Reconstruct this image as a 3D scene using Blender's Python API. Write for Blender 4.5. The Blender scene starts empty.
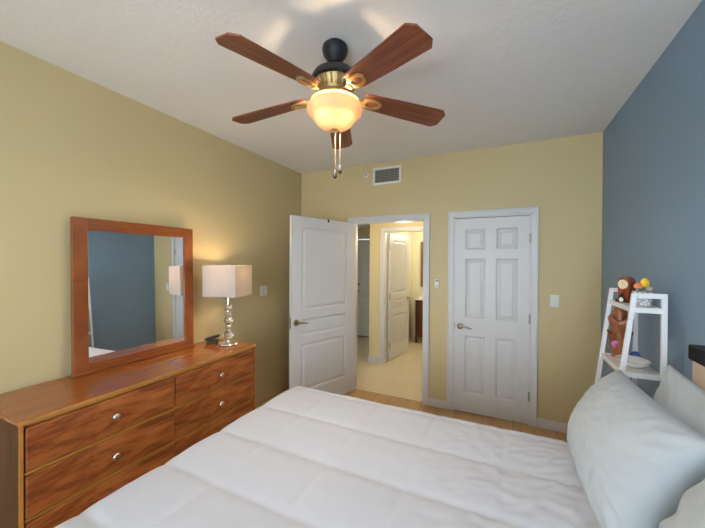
import bpy, bmesh, math, random
from mathutils import Vector, Matrix, noise
C = bpy.context.scene.collection
PI = math.pi
random.seed(4)

# ------------------------------------------------------------------ camera
def make_camera():
    f, yaw, pi_, ro, h = 316.03, .4473, -.0061, .0059, 1.5733
    fw = Vector((-math.sin(yaw)*math.cos(pi_), math.cos(yaw)*math.cos(pi_), math.sin(pi_)))
    r = Vector((math.cos(yaw), math.sin(yaw), 0)); u = r.cross(fw)
    r2 = math.cos(ro)*r + math.sin(ro)*u; u2 = -math.sin(ro)*r + math.cos(ro)*u
    cd = bpy.data.cameras.new('camera'); cd.sensor_fit = 'HORIZONTAL'; cd.sensor_width = 36
    cd.lens = f/705*36; cd.clip_start = .02
    o = bpy.data.objects.new('camera', cd); C.objects.link(o)
    o.matrix_world = Matrix(((r2.x, u2.x, -fw.x, 0), (r2.y, u2.y, -fw.y, 0), (r2.z, u2.z, -fw.z, h), (0, 0, 0, 1)))
    bpy.context.scene.camera = o
make_camera()

# ------------------------------------------------------------------ world, window light, exposure
XL, XR, YB, YN, H = -2.433, .782, 3.493, -1.9, 2.741
W = bpy.data.worlds.new('world'); bpy.context.scene.world = W; W.use_nodes = True
W.node_tree.nodes['Background'].inputs[0].default_value = (.72, .86, 1, 1)
W.node_tree.nodes['Background'].inputs[1].default_value = 1.5
vs = bpy.context.scene.view_settings
vs.view_transform = 'Standard'; vs.look = 'None'; vs.gamma = 1; vs.use_curve_mapping = False
vs.exposure = 0.74
def area(name, loc, rot, sx, sy, power, col):
    l = bpy.data.lights.new(name, 'AREA'); l.shape = 'RECTANGLE'; l.size = sx; l.size_y = sy; l.energy = power; l.color = col
    o = bpy.data.objects.new(name, l); C.objects.link(o); o.location = loc; o.rotation_euler = rot
    return o
def point(name, loc, power, col, r=.03, parent=None):
    l = bpy.data.lights.new(name, 'POINT'); l.energy = power; l.color = col; l.shadow_soft_size = r
    o = bpy.data.objects.new(name, l); C.objects.link(o); o.location = loc
    if parent: o.parent = parent
    return o
WX0, WX1, WZ0, WZ1 = -1.35, .65, .45, 2.35          # the window in the near wall, behind the camera
area('daylight', ((WX0+WX1)/2, YN-.16, (WZ0+WZ1)/2), (PI/2, 0, 0), WX1-WX0, WZ1-WZ0, 60, (.76, .89, 1))
LAMP_W, FAN_W, BOWL_FILL_W = 15, 33, 9.5
WARM = (1, .72, .44)

# ------------------------------------------------------------------ helpers
def tag(o, label=None, cat=None, group=None, kind=None):
    if label: o['label'] = label
    if cat: o['category'] = cat
    if group: o['group'] = group
    if kind: o['kind'] = kind
    return o
def thing(name, label, cat, loc=(0, 0, 0), rz=0, group=None, kind=None):
    o = bpy.data.objects.new(name, None); C.objects.link(o)
    o.empty_display_size = .1; o.location = loc; o.rotation_euler = (0, 0, rz)
    return tag(o, label, cat, group, kind)
def copy_tree(o, parent=None):
    c = o.copy(); C.objects.link(c)
    if parent: c.parent = parent
    for ch in list(o.children): copy_tree(ch, c)
    return c

class M:
    def __init__(s): s.bm = bmesh.new()
    def _v(s, co): return s.bm.verts.new(co)
    def box(s, x0, x1, y0, y1, z0, z1, bev=0, T=None, seg=2):
        vv = [(x, y, z) for x in (x0, x1) for y in (y0, y1) for z in (z0, z1)]
        if T: vv = [T @ Vector(v) for v in vv]
        v = [s._v(c) for c in vv]
        F = [s.bm.faces.new([v[i] for i in q]) for q in ((0,1,3,2),(4,6,7,5),(0,4,5,1),(2,3,7,6),(0,2,6,4),(1,5,7,3))]
        if bev:
            es = list({e for f in F for e in f.edges})
            bmesh.ops.bevel(s.bm, geom=es, offset=bev, segments=seg, profile=.5, affect='EDGES', clamp_overlap=True)
        return s
    def prism(s, pts, d0, d1, axis='z', bev=0, T=None):
        # pts: 2D outline, extruded along axis from d0 to d1
        def mk(p, d):
            c = {'z': (p[0], p[1], d), 'y': (p[0], d, p[1]), 'x': (d, p[0], p[1])}[axis]
            return T @ Vector(c) if T else c
        a = [s._v(mk(p, d0)) for p in pts]; b = [s._v(mk(p, d1)) for p in pts]
        n = len(pts); F = [s.bm.faces.new(a[::-1]), s.bm.faces.new(b)]
        for i in range(n): F.append(s.bm.faces.new((a[i], a[(i+1) % n], b[(i+1) % n], b[i])))
        if bev:
            es = list({e for f in F for e in f.edges})
            bmesh.ops.bevel(s.bm, geom=es, offset=bev, segments=2, profile=.5, affect='EDGES', clamp_overlap=True)
        return s
    def lathe(s, prof, n=32, c=(0, 0, 0), T=None, a0=0):
        rings = []
        for r, z in prof:
            if r < 1e-5:
                p = Vector((c[0], c[1], c[2]+z)); rings.append([s._v(T @ p if T else p)])
            else:
                rg = []
                for i in range(n):
                    p = Vector((c[0]+r*math.cos(a0+2*PI*i/n), c[1]+r*math.sin(a0+2*PI*i/n), c[2]+z)); rg.append(s._v(T @ p if T else p))
                rings.append(rg)
        for A, B in zip(rings, rings[1:]):
            for i in range(n):
                j = (i+1) % n
                if len(A) == 1 and len(B) == 1: continue
                if len(A) == 1: s.bm.faces.new((A[0], B[j], B[i]))
                elif len(B) == 1: s.bm.faces.new((A[i], A[j], B[0]))
                else: s.bm.faces.new((A[i], A[j], B[j], B[i]))
        return s
    def ball(s, c, r, n=20, m=12, sc=(1, 1, 1), T=None):
        pr = [(r*math.sin(PI*k/m)*1.0, -r*math.cos(PI*k/m)) for k in range(m+1)]
        Q = Matrix.Translation(c) @ Matrix.Diagonal((*sc, 1))
        return s.lathe(pr, n, T=(T @ Q) if T else Q)
    def tube(s, pts, r, n=10, cap=True):
        pts = [Vector(p) for p in pts]; rr = r if isinstance(r, (list, tuple)) else [r]*len(pts)
        prev = None; rings = []
        for i, p in enumerate(pts):
            t = (pts[min(i+1, len(pts)-1)]-pts[max(i-1, 0)]).normalized()
            if prev is None:
                a = Vector((0, 0, 1)) if abs(t.z) < .9 else Vector((1, 0, 0)); u = t.cross(a).normalized()
            else: u = (prev - t*prev.dot(t)).normalized()
            prev = u; w = t.cross(u)
            rings.append([s._v(p+rr[i]*(math.cos(2*PI*k/n)*u+math.sin(2*PI*k/n)*w)) for k in range(n)])
        for A, B in zip(rings, rings[1:]):
            for i in range(n): s.bm.faces.new((A[i], A[(i+1) % n], B[(i+1) % n], B[i]))
        if cap: s.bm.faces.new(rings[0][::-1]); s.bm.faces.new(rings[-1])
        return s
    def build(s, name, mat, parent=None, smooth=False, angle=None, loc=None):
        bmesh.ops.recalc_face_normals(s.bm, faces=s.bm.faces)
        me = bpy.data.meshes.new(name); s.bm.to_mesh(me); s.bm.free()
        if smooth:
            for p in me.polygons: p.use_smooth = True
            if angle is not None: me.set_sharp_from_angle(angle=math.radians(angle))
        me.materials.append(mat)
        o = bpy.data.objects.new(name, me); C.objects.link(o)
        if parent: o.parent = parent
        if loc: o.location = loc
        return o

# ------------------------------------------------------------------ materials
def mat(name, col, rough=.6, metal=0, spec=.5, coat=0, trans=0, ior=1.45, bump=None, sheen=0):
    m = bpy.data.materials.new(name); m.use_nodes = True; nt = m.node_tree; b = nt.nodes['Principled BSDF']
    b.inputs['Base Color'].default_value = (*col, 1); b.inputs['Roughness'].default_value = rough
    b.inputs['Metallic'].default_value = metal; b.inputs['Specular IOR Level'].default_value = spec
    b.inputs['Coat Weight'].default_value = coat; b.inputs['Coat Roughness'].default_value = .06
    b.inputs['Transmission Weight'].default_value = trans; b.inputs['IOR'].default_value = ior
    b.inputs['Sheen Weight'].default_value = sheen
    if bump:
        sc, st, det = bump[:3]
        tc = nt.nodes.new('ShaderNodeTexCoord'); nz = nt.nodes.new('ShaderNodeTexNoise'); bp = nt.nodes.new('ShaderNodeBump')
        nz.inputs['Scale'].default_value = sc; nz.inputs['Detail'].default_value = det
        bp.inputs['Strength'].default_value = st; bp.inputs['Distance'].default_value = bump[3] if len(bump) > 3 else .004
        nt.links.new(tc.outputs['Object'], nz.inputs['Vector'])
        nt.links.new(nz.outputs['Fac'], bp.inputs['Height']); nt.links.new(bp.outputs[0], b.inputs['Normal'])
    return m
def wood(name, cols, scale, rough=.35, coat=0, dist=1.2, detail=6, bands=None):
    # cols: list of (pos, rgb); scale: xyz mapping (small along the grain)
    m = mat(name, cols[0][1], rough, coat=coat); nt = m.node_tree; b = nt.nodes['Principled BSDF']
    tc = nt.nodes.new('ShaderNodeTexCoord'); mp = nt.nodes.new('ShaderNodeMapping'); mp.inputs['Scale'].default_value = scale
    nz = nt.nodes.new('ShaderNodeTexNoise'); nz.inputs['Scale'].default_value = 1; nz.inputs['Detail'].default_value = detail
    nz.inputs['Distortion'].default_value = dist; nz.inputs['Roughness'].default_value = .6
    cr = nt.nodes.new('ShaderNodeValToRGB'); e = cr.color_ramp.elements
    while len(e) < len(cols): e.new(.5)
    for k, (p, c) in enumerate(cols): e[k].position = p; e[k].color = (*c, 1)
    nt.links.new(tc.outputs['Object'], mp.inputs['Vector']); nt.links.new(mp.outputs[0], nz.inputs['Vector'])
    src = nz.outputs['Fac']
    if bands:
        mp2 = nt.nodes.new('ShaderNodeMapping'); mp2.inputs['Scale'].default_value = bands
        n2 = nt.nodes.new('ShaderNodeTexNoise'); n2.inputs['Scale'].default_value = 1; n2.inputs['Detail'].default_value = 3
        nt.links.new(tc.outputs['Object'], mp2.inputs['Vector']); nt.links.new(mp2.outputs[0], n2.inputs['Vector'])
        mx = nt.nodes.new('ShaderNodeMix'); mx.inputs[0].default_value = .25
        nt.links.new(nz.outputs['Fac'], mx.inputs[2]); nt.links.new(n2.outputs['Fac'], mx.inputs[3]); src = mx.outputs[0]
    nt.links.new(src, cr.inputs['Fac']); nt.links.new(cr.outputs['Color'], b.inputs['Base Color'])
    return m
def translucent(name, col, w=.5, tr=0, base=None):
    m = bpy.data.materials.new(name); m.use_nodes = True; nt = m.node_tree; n = nt.nodes
    b = n['Principled BSDF']; b.inputs['Base Color'].default_value = (*(base or col), 1); b.inputs['Roughness'].default_value = .5
    t = n.new('ShaderNodeBsdfTranslucent'); t.inputs['Color'].default_value = (*col, 1)
    mx = n.new('ShaderNodeMixShader'); mx.inputs[0].default_value = w
    nt.links.new(b.outputs[0], mx.inputs[1]); nt.links.new(t.outputs[0], mx.inputs[2])
    out = n['Material Output']; last = mx.outputs[0]
    if tr:
        tp = n.new('ShaderNodeBsdfTransparent'); m2 = n.new('ShaderNodeMixShader'); m2.inputs[0].default_value = tr
        nt.links.new(last, m2.inputs[1]); nt.links.new(tp.outputs[0], m2.inputs[2]); last = m2.outputs[0]
    nt.links.new(last, out.inputs['Surface'])
    return m
def emit(name, col, st):
    m = bpy.data.materials.new(name); m.use_nodes = True; b = m.node_tree.nodes['Principled BSDF']
    b.inputs['Base Color'].default_value = (.8, .8, .8, 1); b.inputs['Emission Color'].default_value = (*col, 1); b.inputs['Emission Strength'].default_value = st
    return m
def bricks(name, c1, c2, mortar, w, h, gap, rough, off=.5, bumpy=.2, coat=0, grain=None):
    m = mat(name, c1, rough, coat=coat); nt = m.node_tree; b = nt.nodes['Principled BSDF']
    tc = nt.nodes.new('ShaderNodeTexCoord'); br = nt.nodes.new('ShaderNodeTexBrick')
    br.inputs['Color1'].default_value = (*c1, 1); br.inputs['Color2'].default_value = (*c2, 1); br.inputs['Mortar'].default_value = (*mortar, 1)
    br.inputs['Scale'].default_value = 1; br.inputs['Brick Width'].default_value = w; br.inputs['Row Height'].default_value = h
    br.inputs['Mortar Size'].default_value = gap; br.offset = off
    nt.links.new(tc.outputs['Object'], br.inputs['Vector']); src = br.outputs['Color']
    if grain:
        mp = nt.nodes.new('ShaderNodeMapping'); mp.inputs['Scale'].default_value = grain
        nz = nt.nodes.new('ShaderNodeTexNoise'); nz.inputs['Scale'].default_value = 1; nz.inputs['Detail'].default_value = 6
        nt.links.new(tc.outputs['Object'], mp.inputs['Vector']); nt.links.new(mp.outputs[0], nz.inputs['Vector'])
        mx = nt.nodes.new('ShaderNodeMix'); mx.data_type = 'RGBA'; mx.blend_type = 'OVERLAY'; mx.inputs[0].default_value = .35
        nt.links.new(src, mx.inputs[6]); nt.links.new(nz.outputs['Color'], mx.inputs[7]); src = mx.outputs[2]
    nt.links.new(src, b.inputs['Base Color'])
    return m

WALL = mat('beige_paint', (.62, .50, .268), .55, bump=(90, .15, 3, .003))
BLUE = mat('blue_paint', (.225, .335, .47), .5, bump=(90, .15, 3, .003))
CEIL = mat('ceiling_texture', (.81, .80, .785), .8, bump=(48, .3, 5, .008))
HALLWALL = mat('hall_paint', (.72, .60, .33), .55, bump=(90, .15, 3, .003))
BATHWALL = mat('bath_paint', (.80, .74, .52), .55)
WHITE = mat('white_paint', (.65, .64, .635), .35)
TILE = bricks('cream_tile', (.66, .56, .38), (.70, .60, .42), (.60, .51, .345), .45, .45, .005, .3, off=0, coat=.2)
PLANK = bricks('floor_planks', (.46, .27, .11), (.54, .33, .15), (.2, .11, .05), .18, 1.2, .002, .35, grain=(30, 1.5, 30))
DW = [(.34, (.10, .024, .008)), (.44, (.23, .058, .015)), (.53, (.36, .105, .026)), (.66, (.44, .145, .038))]
DRESS = wood('cherry_figured', DW, (5, 2.3, 7.5), .34, coat=.2, dist=2.0, bands=(20, 3, 70))
DTOP = wood('cherry_top', [(.3, (.27, .075, .016)), (.7, (.38, .12, .025))], (40, 1.5, 40), .14, coat=.35, dist=.5)
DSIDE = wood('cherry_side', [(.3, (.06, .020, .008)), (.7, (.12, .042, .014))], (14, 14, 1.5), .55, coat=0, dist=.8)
DEDGE = wood('cherry_edge', [(.3, (.42, .17, .030)), (.7, (.54, .23, .045))], (30, 3, 30), .3, coat=.4, dist=.5)
MIRW = wood('cherry_frame', [(.3, (.20, .050, .014)), (.55, (.29, .080, .020)), (.75, (.36, .115, .028))], (18, 6, 6), .3, coat=.35, dist=1.2)
MIRROR = mat('mirror_glass', (.97, .98, .98), .0, metal=1)
NICKEL = mat('satin_nickel', (.72, .66, .56), .25, metal=1)
AGED = mat('aged_nickel', (.34, .29, .20), .3, metal=1)
HINGE = mat('hinge_metal', (.42, .41, .37), .5, metal=.6)
CHROME = mat('chrome', (.85, .85, .85), .08, metal=1)
BRONZE = mat('dark_bronze', (.016, .016, .020), .42, spec=.35)
BRASS = mat('antique_gold', (.46, .32, .13), .4, metal=.75)
BLADE = wood('blade_walnut', [(.25, (.075, .022, .012)), (.5, (.19, .052, .026)), (.75, (.29, .09, .042))], (2.2, 46, 46), .42, coat=.1, dist=.6, detail=5)
BOWL = translucent('frosted_amber_glass', (1, .60, .30), .031, base=(.36, .27, .20))
BULB = emit('lit_bulb', (1, .70, .30), 7)
SHADE = translucent('white_shade_fabric', (.80, .68, .54), .26, base=(.52, .50, .48))
CRYSTAL = mat('crystal', (.97, .97, .97), .0, trans=1, ior=1.5)
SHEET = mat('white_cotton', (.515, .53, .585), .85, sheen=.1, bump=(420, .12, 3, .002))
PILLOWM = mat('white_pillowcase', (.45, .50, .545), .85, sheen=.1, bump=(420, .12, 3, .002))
MATT = mat('mattress_ticking', (.7, .69, .66), .9)
LEATHER = mat('beige_upholstery', (.68, .57, .44), .6, bump=(220, .2, 3, .002))
BLACK = mat('black_wood', (.007, .007, .008), .55, spec=.12)
PLASTIC = mat('white_plastic', (.80, .79, .74), .4)
DARKPL = mat('black_plastic', (.012, .012, .014), .3)
GREYPL = mat('grey_plastic', (.42, .41, .39), .5)
SHELFB = mat('shelf_board', (.72, .69, .63), .5)
SHELFF = mat('shelf_frame', (.80, .81, .83), .4)
VENTD = mat('vent_dark', (.03, .03, .03), .8)
VANW = wood('vanity_wood', [(.3, (.055, .014, .008)), (.7, (.13, .036, .017))], (16, 16, 2), .3, coat=.3)
FRAMEW = wood('bath_frame_wood', [(.3, (.10, .06, .03)), (.7, (.22, .14, .07))], (20, 20, 3), .4)
STONE = mat('white_countertop', (.82, .80, .74), .2, coat=.4)
REDW = wood('red_brown_wood', [(.3, (.22, .035, .012)), (.7, (.42, .085, .025))], (20, 20, 5), .25, coat=.5)
TANW = wood('carved_wood', [(.3, (.20, .055, .018)), (.7, (.36, .12, .04))], (30, 30, 6), .35, coat=.3)
REDD = wood('deep_red_wood', [(.3, (.13, .018, .010)), (.7, (.22, .035, .018))], (30, 30, 6), .3, coat=.3)
CREAM = mat('cream_dial', (.80, .68, .45), .5)
CERAM = mat('white_ceramic', (.80, .80, .80), .15, coat=.5)
ORANGE = mat('orange_petal', (.85, .28, .10), .6)
YELLOW = mat('yellow_petal', (.88, .58, .04), .6)
PINK = mat('pink_petal', (.62, .20, .48), .6)
GREEN = mat('green_stem', (.12, .22, .06), .6)
GLASSP = mat('window_glass', (1, 1, 1), 0, trans=1, ior=1.02)
def pot_pattern():
    m = mat('patterned_ceramic', (.8, .8, .8), .25, coat=.4); nt = m.node_tree; b = nt.nodes['Principled BSDF']
    tc = nt.nodes.new('ShaderNodeTexCoord'); v = nt.nodes.new('ShaderNodeTexVoronoi'); v.inputs['Scale'].default_value = 70; v.feature = 'DISTANCE_TO_EDGE'
    cr = nt.nodes.new('ShaderNodeValToRGB'); e = cr.color_ramp.elements
    e[0].position = .06; e[0].color = (.36, .38, .42, 1); e[1].position = .16; e[1].color = (.80, .80, .79, 1)
    nt.links.new(tc.outputs['Object'], v.inputs['Vector']); nt.links.new(v.outputs['Distance'], cr.inputs['Fac']); nt.links.new(cr.outputs[0], b.inputs['Base Color'])
    return m
def marble_ball():
    m = mat('blue_white_ceramic', (.8, .8, .8), .2, coat=.5); nt = m.node_tree; b = nt.nodes['Principled BSDF']
    tc = nt.nodes.new('ShaderNodeTexCoord'); nz = nt.nodes.new('ShaderNodeTexNoise'); nz.inputs['Scale'].default_value = 28
    cr = nt.nodes.new('ShaderNodeValToRGB'); e = cr.color_ramp.elements
    e[0].position = .47; e[0].color = (.03, .10, .38, 1); e[1].position = .56; e[1].color = (.7, .76, .85, 1)
    nt.links.new(tc.outputs['Object'], nz.inputs['Vector']); nt.links.new(nz.outputs['Fac'], cr.inputs['Fac']); nt.links.new(cr.outputs[0], b.inputs['Base Color'])
    return m
CHAIN = mat('chain_bronze', (.16, .11, .06), .6, spec=.2)
POTM, BALLM = pot_pattern(), marble_ball()

# ------------------------------------------------------------------ room shell
T = .12
def struct(o, label, cat): return tag(o, label, cat, kind='structure')
DX0, DX1, DZ = -1.675, -.795, 2.055         # bedroom doorway
CX0, CX1 = -.482, .235                      # closet doorway
struct(M().box(XL-T, XR+T, YN-T, YB+.06, -.06, 0).build('floor', PLANK), 'tan wood plank floor beside and beneath the white bed', 'floor')
struct(M().box(XL-T, XR+T, YN-T, YB+T, H, H+.08).build('ceiling', CEIL), 'white textured ceiling carrying the five blade fan', 'ceiling')
struct(M().box(XL-T, XL, YN-T, YB+T, 0, H).build('wall_left', WALL), 'beige painted wall behind the dresser and the framed mirror', 'wall')
struct(M().box(XR, XR+T, YN-T, YB+T, 0, H).build('wall_right', BLUE), 'slate blue accent wall behind the headboard and ladder shelf', 'wall')
w = M().box(XL, DX0, YB, YB+T, 0, H).box(DX0, DX1, YB, YB+T, DZ, H).box(DX1, CX0, YB, YB+T, 0, H)
w.box(CX0, CX1, YB, YB+T, DZ, H).box(CX1, XR, YB, YB+T, 0, H).box(CX0, CX1, YB+.09, YB+T, 0, DZ)
struct(w.build('wall_back', WALL), 'beige painted wall holding the open doorway and the closet door', 'wall')
w = M().box(XL, WX0, YN-T, YN, 0, H).box(WX1, XR, YN-T, YN, 0, H).box(WX0, WX1, YN-T, YN, 0, WZ0).box(WX0, WX1, YN-T, YN, WZ1, H)
struct(w.build('wall_near', WALL), 'beige wall with the window, behind the camera', 'wall')
win = thing('window_1', 'wide white framed window behind the camera', 'window', ((WX0+WX1)/2, YN-.06, WZ0), kind='structure')
hw, hh = (WX1-WX0)/2, WZ1-WZ0
f = M().box(-hw, hw, -.03, .03, 0, .05).box(-hw, hw, -.03, .03, hh-.05, hh).box(-hw, -hw+.05, -.03, .03, .05, hh-.05).box(hw-.05, hw, -.03, .03, .05, hh-.05).box(-.025, .025, -.03, .03, .05, hh-.05)
f.build('window_frame', WHITE, win)
M().box(-hw+.05, -.025, -.004, .004, .05, hh-.05).box(.025, hw-.05, -.004, .004, .05, hh-.05).build('window_pane', GLASSP, win)

# baseboards
def base(name, lab, x0, x1, y0, y1): 
    struct(M().box(x0, x1, y0, y1, 0, .095, .006).build(name, WHITE), lab, 'baseboard')
base('baseboard_right', 'white baseboard along the blue accent wall', XR-.014, XR, YN, YB)
base('baseboard_back_corner', 'white baseboard between the closet door and the blue wall', CX1+.06, XR-.014, YB-.014, YB)
base('baseboard_back_pier', 'short white baseboard between the open doorway and the closet door', DX1+.06, CX0-.06, YB-.014, YB)
base('baseboard_back_left', 'white baseboard behind the open bedroom door', XL, DX0-.06, YB-.014, YB)

# casings
def casing(name, lab, x0, x1, z, y, side=-1, cw=.06, depth=T):
    m = M()
    ya, yb = (y-.016, y) if side < 0 else (y, y+.016)
    yc, yd = (y-.022, y) if side < 0 else (y, y+.022)
    for (a, b) in ((x0-cw, x0), (x1, x1+cw)):
        m.box(a, b, ya, yb, 0, z, .003)
    m.box(x0-cw, x1+cw, ya, yb, z, z+cw, .003)
    m.box(x0-cw, x0-cw+.016, yc, yd, 0, z+cw-.016, .004); m.box(x1+cw-.016, x1+cw, yc, yd, 0, z+cw-.016, .004)
    m.box(x0-cw, x1+cw, yc, yd, z+cw-.016, z+cw, .004)
    # jamb lining
    if depth:
        m.box(x0-.001, x0+.014, y, y+depth, 0, z); m.box(x1-.014, x1+.001, y, y+depth, 0, z); m.box(x0, x1, y, y+depth, z-.014, z+.001)
    struct(m.build(name, WHITE), lab, 'door trim')
casing('trim_1', 'white casing around the open doorway to the hall', DX0, DX1, DZ, YB)
casing('trim_2', 'white casing around the closed six panel door', CX0, CX1, DZ, YB, depth=.09)

# doors -------------------------------------------------------------
def door_slab(w, h, t, panels):
    """slab in x 0..w, y -t..0 (front face at y=-t), raised panels on both faces"""
    m = M(); bm = m.bm
    for yy, sgn in ((-t, -1), (0, 1)):
        xs = sorted({0, w} | {p[0] for p in panels} | {p[1] for p in panels}); zs = sorted({0, h} | {p[2] for p in panels} | {p[3] for p in panels})
        V = {(i, k): bm.verts.new((x, yy, z)) for i, x in enumerate(xs) for k, z in enumerate(zs)}
        pf = {}
        for i in range(len(xs)-1):
            for k in range(len(zs)-1):
                q = [V[i, k], V[i+1, k], V[i+1, k+1], V[i, k+1]]
                if sgn > 0: q = q[::-1]
                fc = bm.faces.new(q)
                cx, cz = (xs[i]+xs[i+1])/2, (zs[k]+zs[k+1])/2
                for n, p in enumerate(panels):
                    if p[0] < cx < p[1] and p[2] < cz < p[3]: pf.setdefault(n, []).append(fc)
        bm.normal_update()
        for fs in pf.values():
            r = bmesh.ops.inset_region(bm, faces=fs, thickness=.016, depth=-.010, use_even_offset=True)
            r = bmesh.ops.inset_region(bm, faces=fs, thickness=.008, depth=0, use_even_offset=True)
            r = bmesh.ops.inset_region(bm, faces=fs, thickness=.024, depth=.007, use_even_offset=True)
    be = [e for e in bm.edges if e.is_boundary]
    bmesh.ops.bridge_loops(bm, edges=be)
    return m
def lever(parent, x, y, z, d, side=-1, mt=AGED):
    """rose on the face at y, lever pointing in x direction d"""
    Q = Matrix.Translation((x, y, z)) @ Matrix.Rotation(PI/2*(1 if side < 0 else -1), 4, 'X')
    m = M().lathe([(0, 0), (.033, 0), (.033, .006), (.026, .012), (.013, .014), (.011, .045), (0, .045)], 24, T=Q)
    s = side
    m.tube([(x, y+s*.042, z), (x+d*.02, y+s*.047, z+.002), (x+d*.05, y+s*.048, z+.003), (x+d*.085, y+s*.046, z-.005), (x+d*.108, y+s*.043, z-.013), (x+d*.116, y+s*.041, z-.009)], [.010, .010, .009, .008, .007, .006], 12)
    return m.build('door_handle', mt, parent, True, 40)
def hinges(parent, x, y, zs, mt=HINGE):
    for z in zs:
        M().tube([(x, y, z-.045), (x, y, z+.045)], .007, 10).box(x-.012, x+.012, y-.001, y+.004, z-.045, z+.045).build('hinge', mt, parent, True, 40)
six = []
dw, dh = CX1-CX0-.03, 2.022
for a, b in ((.10, dw/2-.05), (dw/2+.05, dw-.10)):
    six += [(a, b, .19, .80), (a, b, .985, 1.605), (a, b, 1.70, 1.91)]
d2 = thing('door_2', 'closed white six panel door beside the light switch', 'door', (CX0+.015, YB+.04, .012), kind='structure')
door_slab(dw, dh, .04, six).build('door_panel', WHITE, d2)
lever(d2, .055, -.04, .895, 1)
hinges(d2, dw+.008, -.046, (.27, 1.02, 1.80))
M().box(-.004, .002, -.043, -.02, .855, .935).build('latch_plate', AGED, d2)
def three_panels(w, a=.125): return [(a, w-.125, .20, .70), (a, w-.125, .78, .96), (a, w-.125, 1.05, 1.92)]
# open bedroom door: local x runs from hinge to free edge; the face seen from the bed is local y = -t
dw1 = .915
d1 = thing('door_1', 'open white three panel bedroom door swung towards the beige wall', 'door', (-1.662, 3.487, .015), math.radians(-109.8), kind='structure')
door_slab(dw1, 2.03, .036, [(a, b, c, d) for a, b, c, d in three_panels(dw1, .15)]).build('door_panel', WHITE, d1)
for o in list(d1.children): o.location = (0, .036, 0)
lever(d1, dw1-.062, .036, .93, -1, side=1)
lever(d1, dw1-.062, 0, .93, -1, side=-1)
M().box(dw1-.001, dw1+.002, .006, .03, .875, .985).build('latch_plate', AGED, d1)
hinges(d1, -.006, 0, (.27, 1.02, 1.80))
M().box(dw1*.47-.011, dw1*.47+.011, -.002, .04, 1.998, 2.034, .002).build('over_door_hook', DARKPL, d1)

# ------------------------------------------------------------------ hall and bathroom beyond the doorway
YH, YF, HX0, HX1, HZ = 4.623, 6.12, -2.98, -.1, 2.29
BX0, BX1 = -1.675, -.90                       # bath doorway
WX = -1.918                                   # outer corner of the bath wall
BY1 = 6.66
struct(M().box(HX0-T, HX1+T, YB+.06, BY1+T, -.06, .002).build('floor_hall', TILE), 'cream square tile floor of the hall beyond the doorway', 'floor')
struct(M().box(HX0-T, HX1+T, YB+T, YF+T, HZ, HZ+.06).build('ceiling_hall', CEIL), 'low white ceiling of the hall', 'ceiling')
w = M().box(WX, BX0, YH, YH+T, 0, HZ).box(BX0, BX1, YH, YH+T, DZ, HZ).box(BX1, HX1, YH, YH+T, 0, HZ).box(WX, WX+T, YH+T, BY1, 0, HZ)
struct(w.build('wall_hall', HALLWALL), 'yellow lit hall wall around the bathroom doorway', 'wall')
w = M().box(HX0, -2.845, YF, YF+T, 0, HZ).box(-2.845, WX, YF, YF+T, 2.06, HZ)
struct(w.build('wall_entry', WALL), 'hall end wall above the grey entry door', 'wall')
struct(M().box(HX0-T, HX0, YB+T, YF+T, 0, HZ).build('wall_hall_left', WALL), 'beige side wall of the hall', 'wall')
struct(M().box(HX1, HX1+T, YB+T, BY1, 0, HZ).build('wall_hall_right', HALLWALL), 'beige wall closing the hall on the right', 'wall')
struct(M().box(WX+T, HX1, BY1, BY1+T, 0, 2.44).box(WX+T, WX+T+.01, YH+T, BY1, 0, HZ).box(HX1-.01, HX1, YH+T, BY1, 0, HZ).box(BX1+.08, HX1-.01, YH+T, YH+T+.01, 0, HZ).build('wall_bath', BATHWALL), 'cream bathroom wall behind the vanity', 'wall')
struct(M().box(WX, HX1+T, YF+T, BY1+T, HZ, HZ+.06).build('ceiling_bath', CEIL), 'white bathroom ceiling', 'ceiling')
struct(M().box(WX-.014, BX0-.06, YH-.014, YH, 0, .10, .005).box(WX-.014, WX, YH, YF, 0, .10, .005).build('baseboard_hall', WHITE), 'white baseboard at the hall corner by the bathroom', 'baseboard')
casing('trim_3', 'white casing around the bathroom doorway', BX0, BX1, DZ, YH)
casing('trim_4', 'white casing around the grey entry door', -2.845, WX-.08, 2.06, YF, depth=0)
d3 = thing('door_3', 'white three panel bathroom door standing open inwards', 'door', (BX0+.012, YH+T+.035, .012), math.radians(83), kind='structure')
dw3 = .77
door_slab(dw3, 2.02, .036, three_panels(dw3)).build('door_panel', WHITE, d3)
lever(d3, dw3-.06, -.036, .93, -1)
hinges(d3, -.008, -.04, (.25, 1.02, 1.80), AGED)
d4 = thing('door_4', 'pale grey entry door with dark deadbolt at the end of the hall', 'door', (-2.84, YF+.03, .015), kind='structure')
door_slab(.83, 2.03, .044, three_panels(.83)).build('door_panel', mat('grey_door_paint', (.68, .70, .66), .4), d4)
Q = Matrix.Translation((.06, -.044, 1.09)) @ Matrix.Rotation(PI/2, 4, 'X')
M().lathe([(0, 0), (.03, 0), (.03, .012), (.012, .02), (0, .022)], 20, T=Q).build('deadbolt', AGED, d4, True, 40)
Q = Matrix.Translation((.06, -.044, .95)) @ Matrix.Rotation(PI/2, 4, 'X')
M().lathe([(0, 0), (.032, 0), (.03, .008), (.012, .014), (.012, .03), (.028, .042), (.028, .058), (0, .066)], 20, T=Q).build('door_knob', AGED, d4, True, 40)
struct(M().box(-2.845, WX, YF-.03, YF+.03, 0, .016).build('trim_5', DARKPL), 'dark threshold under the grey entry door', 'threshold')
point('hall_lamp', (-1.2, 4.05, 1.85), 8.5, (1, .82, .52), .08)
point('bath_lamp', (-1.0, 6.0, 2.15), 13, (1, .90, .70), .10)

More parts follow.
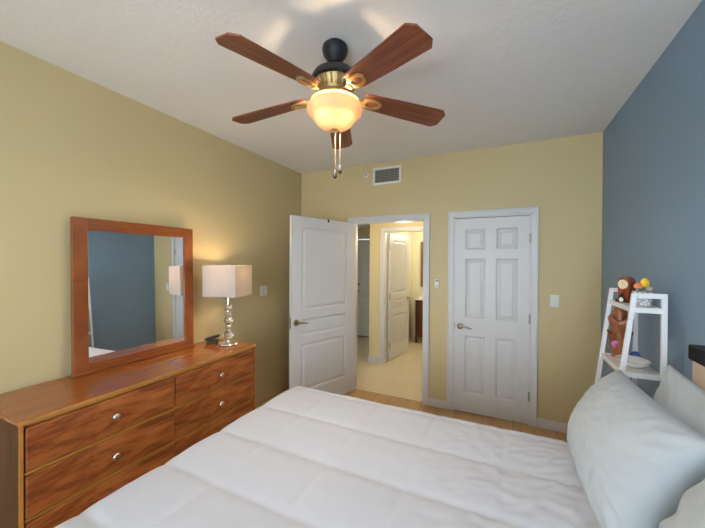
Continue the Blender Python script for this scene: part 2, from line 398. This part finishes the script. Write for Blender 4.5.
# vanity
va = thing('bathroom_vanity', 'dark brown bathroom vanity with white top, seen through the doorway', 'vanity', (-1.565, 6.10, 0))
M().box(0, 1.0, .02, .55, .12, .84, .004).box(0, .05, .0, .05, .0, .14, .004).box(.95, 1.0, 0, .05, 0, .14, .004).box(0, .05, .5, .55, 0, .14).box(.95, 1, .5, .55, 0, .14).build('cabinet_body', VANW, va)
for i in range(2):
    x0 = .05+i*.455; dd = M().box(x0, x0+.445, .0, .02, .17, .80, .004).box(x0+.06, x0+.385, -.006, .0, .23, .74, .004).build('cabinet_door', VANW, va)
    M().ball((x0+(.41 if i == 0 else .035), -.014, .5), .014).build('knob', NICKEL, dd, True)
M().box(-.02, 1.02, -.02, .555, .84, .87, .004).box(-.02, 1.02, .535, .555, .87, .95, .003).build('countertop', STONE, va)
so = thing('soap_dispenser', 'small white dispenser on the bathroom vanity top', 'soap dispenser', (-1.43, 6.3, .871))
M().lathe([(0, 0), (.032, 0), (.035, .02), (.035, .10), (.02, .125), (.012, .13), (0, .13)], 20).build('bottle', CERAM, so, True, 40)
M().tube([(0, 0, .13), (0, 0, .165), (0, -.035, .17)], .005, 8).build('pump', CHROME, so, True)
bm_ = thing('bathroom_mirror', 'wood framed mirror on the bathroom wall above the vanity', 'mirror', (-1.035, BY1-.001, 1.06))
m = M(); 
for a in ((-.55, -.48, 0, .95), (.48, .55, 0, .95), (-.48, .48, 0, .07), (-.48, .48, .88, .95)): m.box(a[0], a[1], -.035, 0, a[2], a[3], .004)
m.build('frame', FRAMEW, bm_)
M().box(-.48, .48, -.012, -.002, .07, .88).build('mirror_glass', MIRROR, bm_)

# ------------------------------------------------------------------ wall fittings
vt = thing('air_vent', 'white rectangular air vent grille high on the back wall', 'vent', (-1.237, YB, 2.583))
m = M(); W2, H2 = .175, .10
m.box(-W2, W2, -.012, 0, H2-.026, H2, .004).box(-W2, W2, -.012, 0, -H2, -H2+.026, .004).box(-W2, -W2+.026, -.012, 0, -H2+.026, H2-.026, .003).box(W2-.026, W2, -.012, 0, -H2+.026, H2-.026, .003)
m.build('frame', PLASTIC, vt)
M().box(-W2+.026, W2-.026, -.003, -.001, -H2+.026, H2-.026).build('duct_opening', VENTD, vt)
m = M(); SL = mat('vent_louvre', (.34, .33, .31), .5)
for k in range(6):
    z = -H2+.038+k*.0248; m.box(-W2+.026, W2-.026, -.010, -.004, z-.003, z+.003)
for k in range(19):
    x = -W2+.034+k*.0157; m.box(x-.0028, x+.0028, -.008, -.005, -H2+.026, H2-.026)
m.build('louvres', SL, vt)
sd = thing('wall_sensor', 'small round white sensor beside the air vent', 'sensor', (-1.496, YB, 2.612))
Q = Matrix.Rotation(PI/2, 4, 'X')
M().lathe([(0, 0), (.030, 0), (.030, .008), (.018, .014), (0, .014)], 20, T=Q).build('sensor_plate', PLASTIC, sd, True, 40)
M().lathe([(0, .013), (.010, .013), (.010, .028), (0, .03)], 14, T=Q).build('sensor_tip', GREYPL, sd, True, 40)
def switch(lab, loc, rz, gangs):
    s = thing('light_switch', lab, 'light switch', loc, rz); hw = .036+.023*(gangs-1)
    M().box(-hw, hw, -.006, 0, -.058, .058, .003).build('cover_plate', PLASTIC, s)
    for g in range(gangs):
        x = (g-(gangs-1)/2)*.046
        M().box(x-.016, x+.016, -.010, -.005, -.033, .033, .002).build('rocker', PLASTIC, s)
switch('white light switch between the closet door and the blue wall', (.429, YB, 1.219), 0, 1)
switch('white double light switch on the beige wall beside the table lamp', (XL, 2.766, 1.243), PI/2, 2)
rc = thing('fan_remote', 'small white wall remote in its holder between the two doorways', 'remote control', (-.653, YB, 1.35))
M().box(-.024, .024, -.010, 0, -.055, .028, .004).build('holder', PLASTIC, rc)
M().box(-.022, .022, -.022, -.008, -.050, .055, .005).build('remote_body', PLASTIC, rc)
M().box(-.010, .010, -.024, -.021, -.036, -.022, .001).build('button', GREYPL, rc)
M().box(-.016, .016, -.0235, -.021, .015, .035, .001).build('button', GREYPL, rc)

# ------------------------------------------------------------------ dresser
DRX0, DRX1, DRY0, DRY1, DRZ = -2.41, -1.925, .618, 2.084, .862
L = DRY1-DRY0; D = DRX1-DRX0
dr = thing('dresser', 'long cherry wood six drawer dresser under the framed mirror', 'dresser', (DRX0, DRY0, 0))
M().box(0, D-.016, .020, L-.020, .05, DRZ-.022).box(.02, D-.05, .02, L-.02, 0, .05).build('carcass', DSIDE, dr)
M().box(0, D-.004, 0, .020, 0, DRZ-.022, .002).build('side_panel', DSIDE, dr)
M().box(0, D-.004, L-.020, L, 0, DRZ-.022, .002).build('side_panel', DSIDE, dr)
M().box(-.005, D+.008, -.006, L+.006, DRZ-.022, DRZ-.001, .003).build('top', DTOP, dr)
ed = M()
ed.box(D-.004, D+.0035, 0, .015, .0, DRZ-.024, .001)
M().box(D-.004, D+.002, L-.020, L, 0, DRZ-.024, .001).build('end_stile', DRESS, dr)
RZ = (.607, .393, .175)
ed.box(D-.022, D-.010, .02, L-.02, DRZ-.04, DRZ-.024)
for z in RZ: ed.box(D-.016, D-.001, .02, L-.02, z, z+.012)
ed.box(D-.020, D-.006, L/2-.012, L/2+.012, .05, DRZ-.03)
ed.box(D-.016, D-.002, .02, L-.02, .0, .07)
ed.box(D+.006, D+.0105, -.006, L+.006, DRZ-.021, DRZ-.003, .001)
ed.build('edge_banding', DEDGE, dr)
rows = ((.620, .824), (.406, .605), (.188, .390))
dm = None
for c, (y0, y1) in enumerate(((.022, L/2-.003), (L/2+.003, L-.022))):
    for z0, z1 in rows:
        h = z1-z0; w = y1-y0
        m = M(); pr = [(0, 0), (.012, 0), (.02, .004), (.02, .012), (.016, .016)]
        m.box(0, .022, 0, w, .003, h-.003, .006, seg=2)
        d = m.build('drawer', DRESS, dr, loc=(D-.016, y0, z0))
        Q = Matrix.Translation((.022, w/2, h/2)) @ Matrix.Rotation(PI/2, 4, 'Y')
        M().lathe([(0, 0), (.008, 0), (.007, .010), (.015, .016), (.0195, .021), (.0195, .027), (.014, .033), (0, .035)], 20, T=Q).build('knob', NICKEL, d, True, 50)

# mirror standing on the dresser, leaning back a little
mi = thing('dresser_mirror', 'large square mirror in a cherry wood frame standing on the dresser', 'mirror', (-2.348, 1.407, DRZ))
mi.rotation_euler = (0, math.radians(-.9), 0)
hw, hh, fl, ft = .410, .980, .077, .078
M().box(-.036, 0, -hw, -hw+fl, .006, hh, .003).build('side_stile', MIRW, mi)
M().box(-.036, 0, hw-fl, hw, .006, hh, .003).build('side_stile', MIRW, mi)
m = M().box(-.036, -.001, -hw+fl, hw-fl, hh-ft, hh, .003).build('top_rail', wood('cherry_rail', [(.3, (.20, .050, .014)), (.55, (.29, .080, .020)), (.75, (.36, .115, .028))], (18, 3, 30), .3, coat=.35), mi)
rail = bpy.data.materials['cherry_rail']
M().box(-.036, -.001, -hw+fl, hw-fl, .006, .062, .003).build('bottom_rail', rail, mi)
M().box(-.040, .010, -hw-.004, hw+.004, 0, .016, .004).build('bottom_moulding', rail, mi)
M().box(-.030, -.012, -hw+fl, hw-fl, .062, hh-ft).build('mirror_glass', MIRROR, mi)

# ------------------------------------------------------------------ table lamp
la = thing('table_lamp', 'table lamp with white square shade on stacked crystal balls', 'lamp', (-2.137, 1.988, DRZ), math.radians(17))
M().lathe([(0, 0), (.080, 0), (.083, .004), (.078, .012), (.036, .016), (.012, .022), (.010, .035), (0, .035)], 32).build('base', CHROME, la, True, 40)
balls = [(.077, .042), (.150, .024), (.205, .036), (.262, .022), (.312, .028)]
for z, r in balls:
    M().ball((0, 0, z), r, 18, 10, sc=(1, 1, .98)).build('crystal_ball', CRYSTAL, la, False)
for z, r in ((.034, .012), (.122, .013), (.171, .013), (.242, .012), (.285, .012), (.342, .012)): M().lathe([(0, -.004), (r, -.004), (r, .004), (0, .004)], 18, c=(0, 0, z)).build('spacer_disc', CHROME, la, True, 40)
m = M().tube([(0, 0, .342), (0, 0, .46)], .006, 10).tube([(0, 0, .46), (0, 0, .50)], .014, 12)
m.tube([(0, 0, .50), (.05, 0, .53), (.05, 0, .63), (0, 0, .655)], .002, 6).tube([(0, 0, .50), (-.05, 0, .53), (-.05, 0, .63), (0, 0, .655)], .002, 6)
m.build('stem', CHROME, la, True, 40)
M().lathe([(0, .664), (.008, .668), (.010, .676), (.006, .686), (0, .690)], 14).build('finial', CHROME, la, True)
s, z0, z1, t = .145, .418, .675, .003
m = M()
m.box(-s, s, -s, -s+t, z0, z1).box(-s, s, s-t, s, z0, z1).box(-s, -s+t, -s+t, s-t, z0, z1).box(s-t, s, -s+t, s-t, z0, z1)
m.build('lamp_shade', SHADE, la)
m = M().tube([(-s, 0, .655), (s, 0, .655)], .002, 6).tube([(0, -s, .655), (0, s, .655)], .002, 6).build('shade_spider', CHROME, la)
M().ball((0, 0, .600), .026, 16, 10).tube([(0, 0, .5), (0, 0, .58)], .013, 12).build('bulb', BULB, la, True)
point('table_lamp_light', (0, 0, .602), LAMP_W, (1, .72, .42), .03, la)
ph = thing('cordless_phone', 'black handset resting on the dresser behind the lamp base', 'phone', (-2.285, 1.955, DRZ), math.radians(-60))
M().box(-.03, .03, -.045, .045, 0, .026, .006).build('cradle', DARKPL, ph)
Q = Matrix.Translation((0, .0, .036)) @ Matrix.Rotation(math.radians(16), 4, 'X')
M().box(-.024, .024, -.062, .062, 0, .022, .008, T=Q).build('handset', DARKPL, ph)

# ------------------------------------------------------------------ bed
BY0, BY1_ = .36, 1.89
bed = thing('bed', 'bed with beige headboard under the blue wall', 'bed', (XR, (BY0+BY1_)/2, 0))
hb = (BY1_-BY0)/2-.03
M().box(-1.99, -.085, -hb, hb, .12, .34, .02).build('box_spring', MATT, bed)
M().box(-2.0, -.085, -hb, hb, .34, .605, .05, seg=3).build('mattress', MATT, bed)
for x in (-1.93, -.16):
    for y in (-.65, .65): M().box(x-.03, x+.03, y-.03, y+.03, 0, .12, .004).build('leg', BLACK, bed)
m = M().box(-.066, -.008, -.698, .698, .35, 1.175, .012)
m.build('headboard_panel', LEATHER, bed, True, 40)
M().box(-.075, -.004, -.705, .705, 1.170, 1.234, .008, seg=3).build('headboard_rail', BLACK, bed, True, 50)
for y in (-.69, .69): M().box(-.055, -.015, y-.03, y+.03, 0, .36, .003).build('headboard_post', BLACK, bed)

# comforter
def comforter():
    ZT, r = .656, .07
    ex0, ex1, ey0, ey1 = -1.432+r, .66, BY0-.06+r, 1.985-r
    bm = bmesh.new(); nx, ny = 230, 210
    hang = .34
    U0, U1 = ex0-(r*PI/2+hang), ex1; V0, V1 = ey0-(r*PI/2+hang), ey1+(r*PI/2+hang)
    sy = [.29, .61, .93, 1.245, 1.575, 1.905]; sx = [-1.44, -1.08, -.715, -.36, .0, .36]
    rc_ = .12
    def over(e):
        if e <= 0: return 0, 0
        if e < r*PI/2: return r*math.sin(e/r), r*(1-math.cos(e/r))
        return r, r+(e-r*PI/2)
    vs_ = []
    for i in range(nx+1):
        row = []
        for k in range(ny+1):
            u = U0+(U1-U0)*i/nx; v = V0+(V1-V0)*k/ny
            eu = max(ex0-u, 0); ev = max(v-ey1, ey0-v, 0); sgn = 1 if v > (ey0+ey1)/2 else -1
            if eu > 0 and ev > 0:
                e = math.hypot(eu, ev); e = max(e*.99, max(eu, ev)); h_, d_ = over(e); cu, cv = eu/math.hypot(eu, ev), ev/math.hypot(eu, ev)
                x = ex0-h_*cu; y = (ey1 if sgn > 0 else ey0)+sgn*h_*cv
            else:
                hu, du = over(eu); hv, dv = over(ev); x = (ex0-hu) if eu > 0 else u; y = v if ev == 0 else ((ey1+hv) if sgn > 0 else (ey0-hv)); d_ = max(du, dv)
            # round the plan corner at the foot
            z = ZT-d_
            # quilting
            dy = min(abs(v-s) for s in sy); dx = min(abs(u-s) for s in sx)
            q = 1-math.exp(-dy/.020); q2 = 1-.5*math.exp(-dx/.018)
            puff = .0105*q*q2+.004*min(dy/.16, 1)-.009
            p = Vector((u*1.0, v*1.0, 0))
            wr = .0022*noise.noise(p*6)+.0010*noise.noise(p*17+Vector((3, 1, 0)))
            # finer creases towards the pillows and along the far edge
            cw = max(0, min(1, (u+.45)/.6))
            a = noise.noise(Vector((u*9+v*5, v*16-u*9, 1.3)))
            wr += cw*.0055*(1-abs(a)*2.2)+cw*.003*noise.noise(Vector((u*22, v*14, 4)))
            pk = 0
            for s in sy:   # small puckers along each seam
                pk += math.exp(-((v-s)/.05)**2)*.0022*math.sin(u*75+5*noise.noise(Vector((u*6, s, 0))))
            wr += pk*.6
            nz_ = 1 if d_ < r*.6 else .3
            wave = .02*math.sin((u*7 if ev > 0 else v*7)+1.0)*max(0, min(1, (d_-.1)/.3))
            dirx = -(eu/(math.hypot(eu, ev)+1e-9)); diry = sgn*(ev/(math.hypot(eu, ev)+1e-9))
            if d_ > 0:
                k_ = min(1, d_/r); off = (puff+wr)*k_+wave
                x += dirx*off; y += diry*off; z += (puff+wr)*(1-k_)
            else: z += puff+wr
            row.append(bm.verts.new((x, y, z)))
        vs_.append(row)
    for i in range(nx):
        for k in range(ny): bm.faces.new((vs_[i][k], vs_[i+1][k], vs_[i+1][k+1], vs_[i][k+1]))
    m = M(); m.bm.free(); m.bm = bm
    o = m.build('comforter', SHEET, None, True)
    sol = o.modifiers.new('thick', 'SOLIDIFY'); sol.thickness = .012; sol.offset = -1
    tag(o, 'white quilted comforter with box stitching spread over the bed', 'comforter')
comforter()

# pillows
def pillow(name, lab, bot, top, y0, y1, tf, tb, seed, group=None, sag=0, roll=0, tilt=0, ear=.02, cren=.006):
    """bot/top: (x, z) of the mid plane at lower and upper edge; y0..y1 long side; tf/tb bulge to the front (-x) and back"""
    bx, bz = bot; tx, tz = top; Hh = math.hypot(tx-bx, tz-bz); Wd = y1-y0
    ax = Vector(((tx-bx)/Hh, 0, (tz-bz)/Hh)); ay = Vector((0, 1, 0)); an = Vector((-ax.z, 0, ax.x))  # an points to -x, up
    cen = Vector(((bx+tx)/2, (y0+y1)/2, (bz+tz)/2))
    n = 64; bm = bmesh.new(); grids = []
    for side, th in ((1, tf), (-1, tb)):
        g = []
        for i in range(n+1):
            row = []
            for k in range(n+1):
                s_ = -math.cos(PI*i/n); t_ = -math.cos(PI*k/n)     # denser near the rim
                # outline pulls inward mid-edge (ears at the corners)
                X_ = s_*(Wd/2)*(1-ear*.5*(1-t_*t_)**1.0+ear*.3*(t_**8)); Z_ = t_*(Hh/2)*(1-ear*2.4*(1-s_*s_)+ear*.5*(s_**8))
                rim = ((1-s_**2)*(1-t_**2))
                prof = (max(rim, 0))**.36
                p = Vector((s_*Wd, t_*Hh, seed))
                # radial gathers running in from the edges
                edge = 1-max(abs(s_), abs(t_))
                ang = math.atan2(t_*Hh, s_*Wd)
                cr = cren*1.7*math.sin(ang*34+4*noise.noise(p*5+Vector((seed, 0, 0))))*math.exp(-((edge-.12)/.13)**2)
                w2 = .008*noise.noise(p*3.2)+.0025*noise.noise(p*9)
                dia = noise.noise(Vector((s_*Wd*5+t_*Hh*9, t_*Hh*4-s_*Wd*10, seed*2.1)))
                w2 += .009*(.5-abs(dia)*1.6)
                off = side*th*prof+((w2+cr)*prof*side)
                bulge_low = side*th*.10*prof*(-t_)
                P = cen+ay*X_+ax*Z_+an*(off+bulge_low)
                if side > 0 and i in (0, n) or side > 0 and k in (0, n): pass
                P.z -= sag*(1-s_*s_)*max(0, t_)+tilt*s_*(t_+1)/2
                row.append(bm.verts.new(P))
            g.append(row)
        grids.append(g)
    for g in grids:
        for i in range(n):
            for k in range(n): bm.faces.new((g[i][k], g[i+1][k], g[i+1][k+1], g[i][k+1]))
    bmesh.ops.remove_doubles(bm, verts=bm.verts, dist=.0004)
    m = M(); m.bm.free(); m.bm = bm
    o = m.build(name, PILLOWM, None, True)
    if roll:
        o.data.transform(Matrix.Translation(cen) @ Matrix.Rotation(math.radians(roll), 4, 'Z') @ Matrix.Translation(-cen))
    tag(o, lab, 'pillow', group)
    return o
PG = 'white pillows against the headboard'
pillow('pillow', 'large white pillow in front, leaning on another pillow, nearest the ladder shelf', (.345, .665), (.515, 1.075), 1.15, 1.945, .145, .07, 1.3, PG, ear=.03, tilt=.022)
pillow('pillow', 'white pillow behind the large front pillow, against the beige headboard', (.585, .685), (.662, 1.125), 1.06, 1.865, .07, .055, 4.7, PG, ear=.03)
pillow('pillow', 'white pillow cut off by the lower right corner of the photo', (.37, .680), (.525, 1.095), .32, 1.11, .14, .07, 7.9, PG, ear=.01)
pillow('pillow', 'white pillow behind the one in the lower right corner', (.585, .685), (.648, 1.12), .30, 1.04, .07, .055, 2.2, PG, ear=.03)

# ------------------------------------------------------------------ ladder shelf with its things
SY0, SY1, SZ = 2.046, 2.418, 1.426
ls = thing('ladder_shelf', 'white ladder shelf in the corner by the blue wall', 'shelf', (.716, (SY0+SY1)/2, 0))
def fx(z): return .582-.11*(SZ-z)-.716
for y in (SY0, SY1):
    yy = y-(SY0+SY1)/2; b = .010
    m = M().box(-.021, 0, yy-b, yy+b, 0, SZ, .002)
    m.prism([(fx(0)-.002, 0), (fx(0)+.020, 0), (fx(SZ)+.020, SZ), (fx(SZ), SZ)], yy-b, yy+b, 'y', .0015)
    m.box(fx(SZ)+.02, -.02, yy-b, yy+b, SZ-.024, SZ, .002)
    m.build('side_frame', SHELFF, ls)
yy = (SY1-SY0)/2
for z in (1.350, 1.022, .65, .28):
    x0 = fx(z)+.003
    M().box(x0+.012, -.004, -yy+.012, yy-.012, z-.012, z, .001).build('shelf_board', SHELFB, ls)
    M().box(x0, x0+.010, -yy+.0105, yy-.0105, z-.022, z+.004, .002).box(x0+.0105, -.001, -yy-.008, -yy+.0095, z-.022, z+.004, .002).box(x0+.0105, -.001, yy-.0095, yy+.008, z-.022, z+.004, .002).build('shelf_lip', SHELFF, ls)
# small clock
ck = thing('mantel_clock', 'small reddish wooden clock with round cream face on the top shelf', 'clock', (0.645, 2.345, 1.350), math.radians(-50))
pr = [(-.029, .018), (.029, .018), (.031, .116)]
for k in range(1, 10):
    a = PI*k/10; pr.append((.031*math.cos(a), .116+.031*math.sin(a)))
pr.append((-.031, .116))
M().prism(pr, -.03, .026, 'y', .004).build('case', REDW, ck, True, 40)
M().box(-.038, .038, -.040, .032, 0, .018, .004).build('base', REDD, ck)
Q = Matrix.Translation((0, -.030, .104)) @ Matrix.Rotation(PI/2, 4, 'X')
dl = M().lathe([(0, 0), (.027, 0), (.027, .004), (.025, .006), (0, .006)], 28, T=Q).build('dial', CREAM, ck, True, 40)
M().box(-.001, .001, -.0375, -.0363, .104, .122).box(0, .014, -.0375, -.0363, .103, .105).build('clock_hands', AGED, dl)
fg = thing('small_figurine', 'tiny black and white figurine beside the wooden clock', 'figurine', (0.606, 2.285, 1.350), math.radians(-30))
M().ball((0, 0, .020), .016, sc=(1, .9, 1.25)).ball((0, -.002, .044), .011).build('body', DARKPL, fg, True)
M().ball((0, -.008, .019), .011, sc=(1, .75, 1.3)).build('belly', CERAM, fg, True)
# pot of flowers
po = thing('flower_pot', 'small white patterned pot of orange and yellow flowers on the top shelf', 'flower pot', (0.656, 2.150, 1.350))
M().lathe([(0, 0), (.034, 0), (.038, .004), (.043, .078), (.039, .078), (.036, .02), (0, .02)], 28).build('pot', POTM, po, True, 40)
M().lathe([(0, .066), (.037, .066), (0, .067)], 20).build('soil', mat('soil', (.05, .03, .02), .9), po)
def bloom(x, y, z, r, mt, tall=1.3):
    M().tube([(x*.5, y*.5, .07), (x, y, z-r*.4)], .002, 6).build('stem', GREEN, po)
    m = M()
    for k in range(7):
        a = 2*PI*k/7; m.ball((x+r*.45*math.cos(a), y+r*.45*math.sin(a), z), r*.55, 10, 7, sc=(1, 1, tall))
    m.ball((x, y, z+r*.2), r*.6, 10, 7, sc=(1, 1, tall)); m.build('flower', mt, po, True)
bloom(-.020, -.006, .106, .019, ORANGE, 1.3); bloom(.006, -.006, .122, .019, YELLOW, 2.1); bloom(-.006, .016, .104, .016, ORANGE, 1.3); bloom(.028, .004, .092, .013, mat('pale_petal', (.85, .66, .55), .6))
# carved planter
cp = thing('carved_vase', 'carved brown wooden vase with flared points on the second shelf', 'vase', (0.618, 2.358, 1.022), math.radians(-28)); cp.scale = (1.04, 1.04, 1.08)
def petal_cup(h0, h1, r0, r1, n, up, mt, name, turn=0, parent=None):
    m = M(); N = n*8; rings = []
    for t_ in (0, .25, .5, .75, 1.0):
        rg = []
        for k in range(N):
            a = 2*PI*k/N+turn; pk = abs(math.cos(n*a/2-n*turn/2))**3
            r = r0+(r1-r0)*t_**1.2+(pk*up*.45*t_**3)
            z = h0+(h1-h0)*t_+pk*up*t_**2
            rg.append(m._v((r*math.cos(a), r*math.sin(a), z)))
        rings.append(rg)
    for A, B in zip(rings, rings[1:]):
        for i in range(N): m.bm.faces.new((A[i], A[(i+1) % N], B[(i+1) % N], B[i]))
    m.bm.faces.new(rings[0][::-1])
    o = m.build(name, mt, parent, True, 50)
    sol = o.modifiers.new('thick', 'SOLIDIFY'); sol.thickness = .006; sol.offset = -1
    return o
petal_cup(0, .125, .036, .050, 4, .020, TANW, 'lower_cup', .2, cp)
petal_cup(.11, .205, .030, .048, 4, .022, TANW, 'upper_cup', .95, cp)
M().lathe([(0, .10), (.030, .11), (.034, .19), (.033, .25), (.024, .275), (0, .284)], 24).build('core', TANW, cp, True)
M().ball((-.016, -.047, .082), .011, 10, 8).ball((-.004, -.049, .088), .010, 10, 8).ball((-.012, -.048, .068), .009, 10, 8).build('pink_ornament', PINK, cp, True)
bl = M().ball((0, 0, .024), .024, 20, 14).build('ceramic_ball', BALLM, None, True, loc=(0.684, 2.335, 1.0225)); tag(bl, 'small blue and white ceramic ball behind the white dish', 'ornament')
di = M().lathe([(0, 0), (.045, 0), (.060, .005), (.082, .027), (.085, .032), (.081, .033), (.056, .012), (0, .010)], 36, T=Matrix.Diagonal((.86, 1.12, 1, 1))).build('dish', CERAM, None, True, 60, loc=(0.632, 2.200, 1.022)); tag(di, 'white oval dish on the second shelf of the ladder shelf', 'dish')

# ------------------------------------------------------------------ ceiling fan
FX, FY = -.83, 1.497
fan = thing('ceiling_fan', 'five blade wooden ceiling fan with lit frosted glass bowl', 'ceiling fan', (FX, FY, H))
Zf = lambda z: z-H
M().lathe([(0, 0), (.055, 0), (.066, -.010), (.070, -.028), (.064, -.052), (.048, -.076), (.034, -.092), (.030, -.098), (0, -.098)], 36).build('canopy', BRONZE, fan, True, 40)
M().lathe([(0, -.09), (.016, -.09), (.016, -.15), (0, -.15)], 16).build('downrod', BRONZE, fan, True, 40)
M().lathe([(0, -.128), (.030, -.128), (.046, -.134), (.085, -.143), (.112, -.158), (.124, -.180), (.126, -.200), (.118, -.204), (0, -.204)], 44).build('motor_housing', BRONZE, fan, True, 40)
hub = M().lathe([(0, -.203), (.108, -.203), (.104, -.216), (.086, -.250), (.078, -.262), (.080, -.270), (0, -.270)], 44).build('motor_cage', BRASS, fan, True, 40)
m = M()
for k in range(20):
    a = 2*PI*k/20; u = Vector((math.cos(a), math.sin(a), 0))
    m.tube([u*.110+Vector((0, 0, -.208)), u*.104+Vector((0, 0, -.226)), u*.090+Vector((0, 0, -.252))], [.007, .007, .006], 8)
m.build('cage_ribs', mat('pale_gold', (.62, .46, .22), .4, metal=.6), hub, True)
M().lathe([(0, -.268), (.088, -.268), (.094, -.276), (.094, -.288), (.131, -.303), (.131, -.308), (0, -.308)], 36).build('light_fitter', BRASS, fan, True, 40)
ph0 = math.radians(-174.4); zr, zt = Zf(2.462), Zf(2.423)
blade_pts = [(.165, -.050), (.20, -.058), (.42, -.068), (.620, -.075), (.650, -.045), (.650, .045), (.620, .075), (.42, .068), (.20, .058), (.165, .050)]
slope = math.atan2(zr-zt, .46)
b0 = i0 = None
for k in range(5):
    a = ph0+2*PI*k/5
    R_ = Matrix.Rotation(a, 4, 'Z'); tilt = Matrix.Translation((.20, 0, zr)) @ Matrix.Rotation(slope, 4, 'Y') @ Matrix.Rotation(math.radians(-11.5), 4, 'X') @ Matrix.Translation((-.20, 0, 0))
    if b0 is None:
        b0 = M().prism(blade_pts, -.004, .004, 'z', .0015).build('blade', BLADE, fan)
        m = M()
        # blade iron: arm from the hub, then a ring plate under the blade
        m.box(.065, .16, -.018, .018, -.022, -.012, .004)
        N = 20; ou, inn = [], []
        for q in range(N):
            t_ = 2*PI*q/N; ou.append((.205+.062*math.cos(t_), .040*math.sin(t_))); inn.append((.212+.040*math.cos(t_), .022*math.sin(t_)))
        for z_ in (-.016, -.005):
            pass
        A = [[m._v((*p, -.015)) for p in ou], [m._v((*p, -.015)) for p in inn], [m._v((*p, -.005)) for p in inn], [m._v((*p, -.005)) for p in ou]]
        for j in range(4):
            P, Q2 = A[j], A[(j+1) % 4]
            for q in range(N): m.bm.faces.new((P[q], P[(q+1) % N], Q2[(q+1) % N], Q2[q]))
        i0 = m.build('blade_iron', BRASS, fan, True, 40)
        bl_, ir_ = b0, i0
    else:
        bl_ = b0.copy(); C.objects.link(bl_); ir_ = i0.copy(); C.objects.link(ir_)
    bl_.matrix_local = R_ @ tilt; ir_.matrix_local = R_ @ tilt
# bowl, and an added disk lamp below it as fill for the lower walls
zb = Zf(2.286)
dl_ = bpy.data.lights.new('bowl_fill_light', 'AREA'); dl_.shape = 'DISK'; dl_.size = .24; dl_.energy = BOWL_FILL_W; dl_.color = (1, .86, .68)
do_ = bpy.data.objects.new('bowl_fill_light', dl_); C.objects.link(do_); do_.location = (0, 0, zb-.014); do_.parent = fan
bp = [(.010, .000), (.045, .004), (.076, .014), (.098, .032), (.110, .050), (.116, .062), (.130, .070), (.144, .084), (.150, .102), (.147, .120), (.137, .132)]
o = M().lathe([(r, zb+z) for r, z in bp], 48).build('light_bowl', BOWL, fan, True)
M().lathe([(0, zb-.010), (.008, zb-.008), (.010, zb-.002), (.022, zb+.002), (.022, zb+.006), (0, zb+.010)], 24).tube([(0, 0, zb), (0, 0, Zf(2.46))], .005, 8).build('finial', BRASS, fan, True, 40)
cam_dir = Vector((-FX, -FY, 0)).normalized(); side = Vector((cam_dir.y, -cam_dir.x, 0))
for k, s in enumerate((-1, 1)):
    p = side*(.056*s)+cam_dir*.066
    M().ball((p.x, p.y, zb+.078), .018, 16, 10, sc=(1, 1, 1.2)).tube([(p.x, p.y, zb+.095), (p.x*.5, p.y*.5, zb+.160)], .012, 10).build('bulb', BULB, fan, True)
    point('fan_light', (p.x, p.y, zb+.074), FAN_W/2, WARM, .024, fan)
for k, (dx, dz) in enumerate(((-.004, Zf(2.070)), (-.030, Zf(2.098)))):
    p = side*dx+cam_dir*(-.02)
    m = M(); z = zb+.03; pts = []
    c = M().tube([(p.x, p.y, Zf(2.44)), (p.x, p.y, dz)], .0013, 6).build('pull_chain', CHAIN, fan)
    M().lathe([(0, dz+.006), (.004, dz+.002), (.006, dz-.012), (.011, dz-.026), (.011, dz-.034), (.005, dz-.042), (0, dz-.043)], 14, c=(p.x, p.y, 0)).build('chain_fob', BRONZE, c, True)
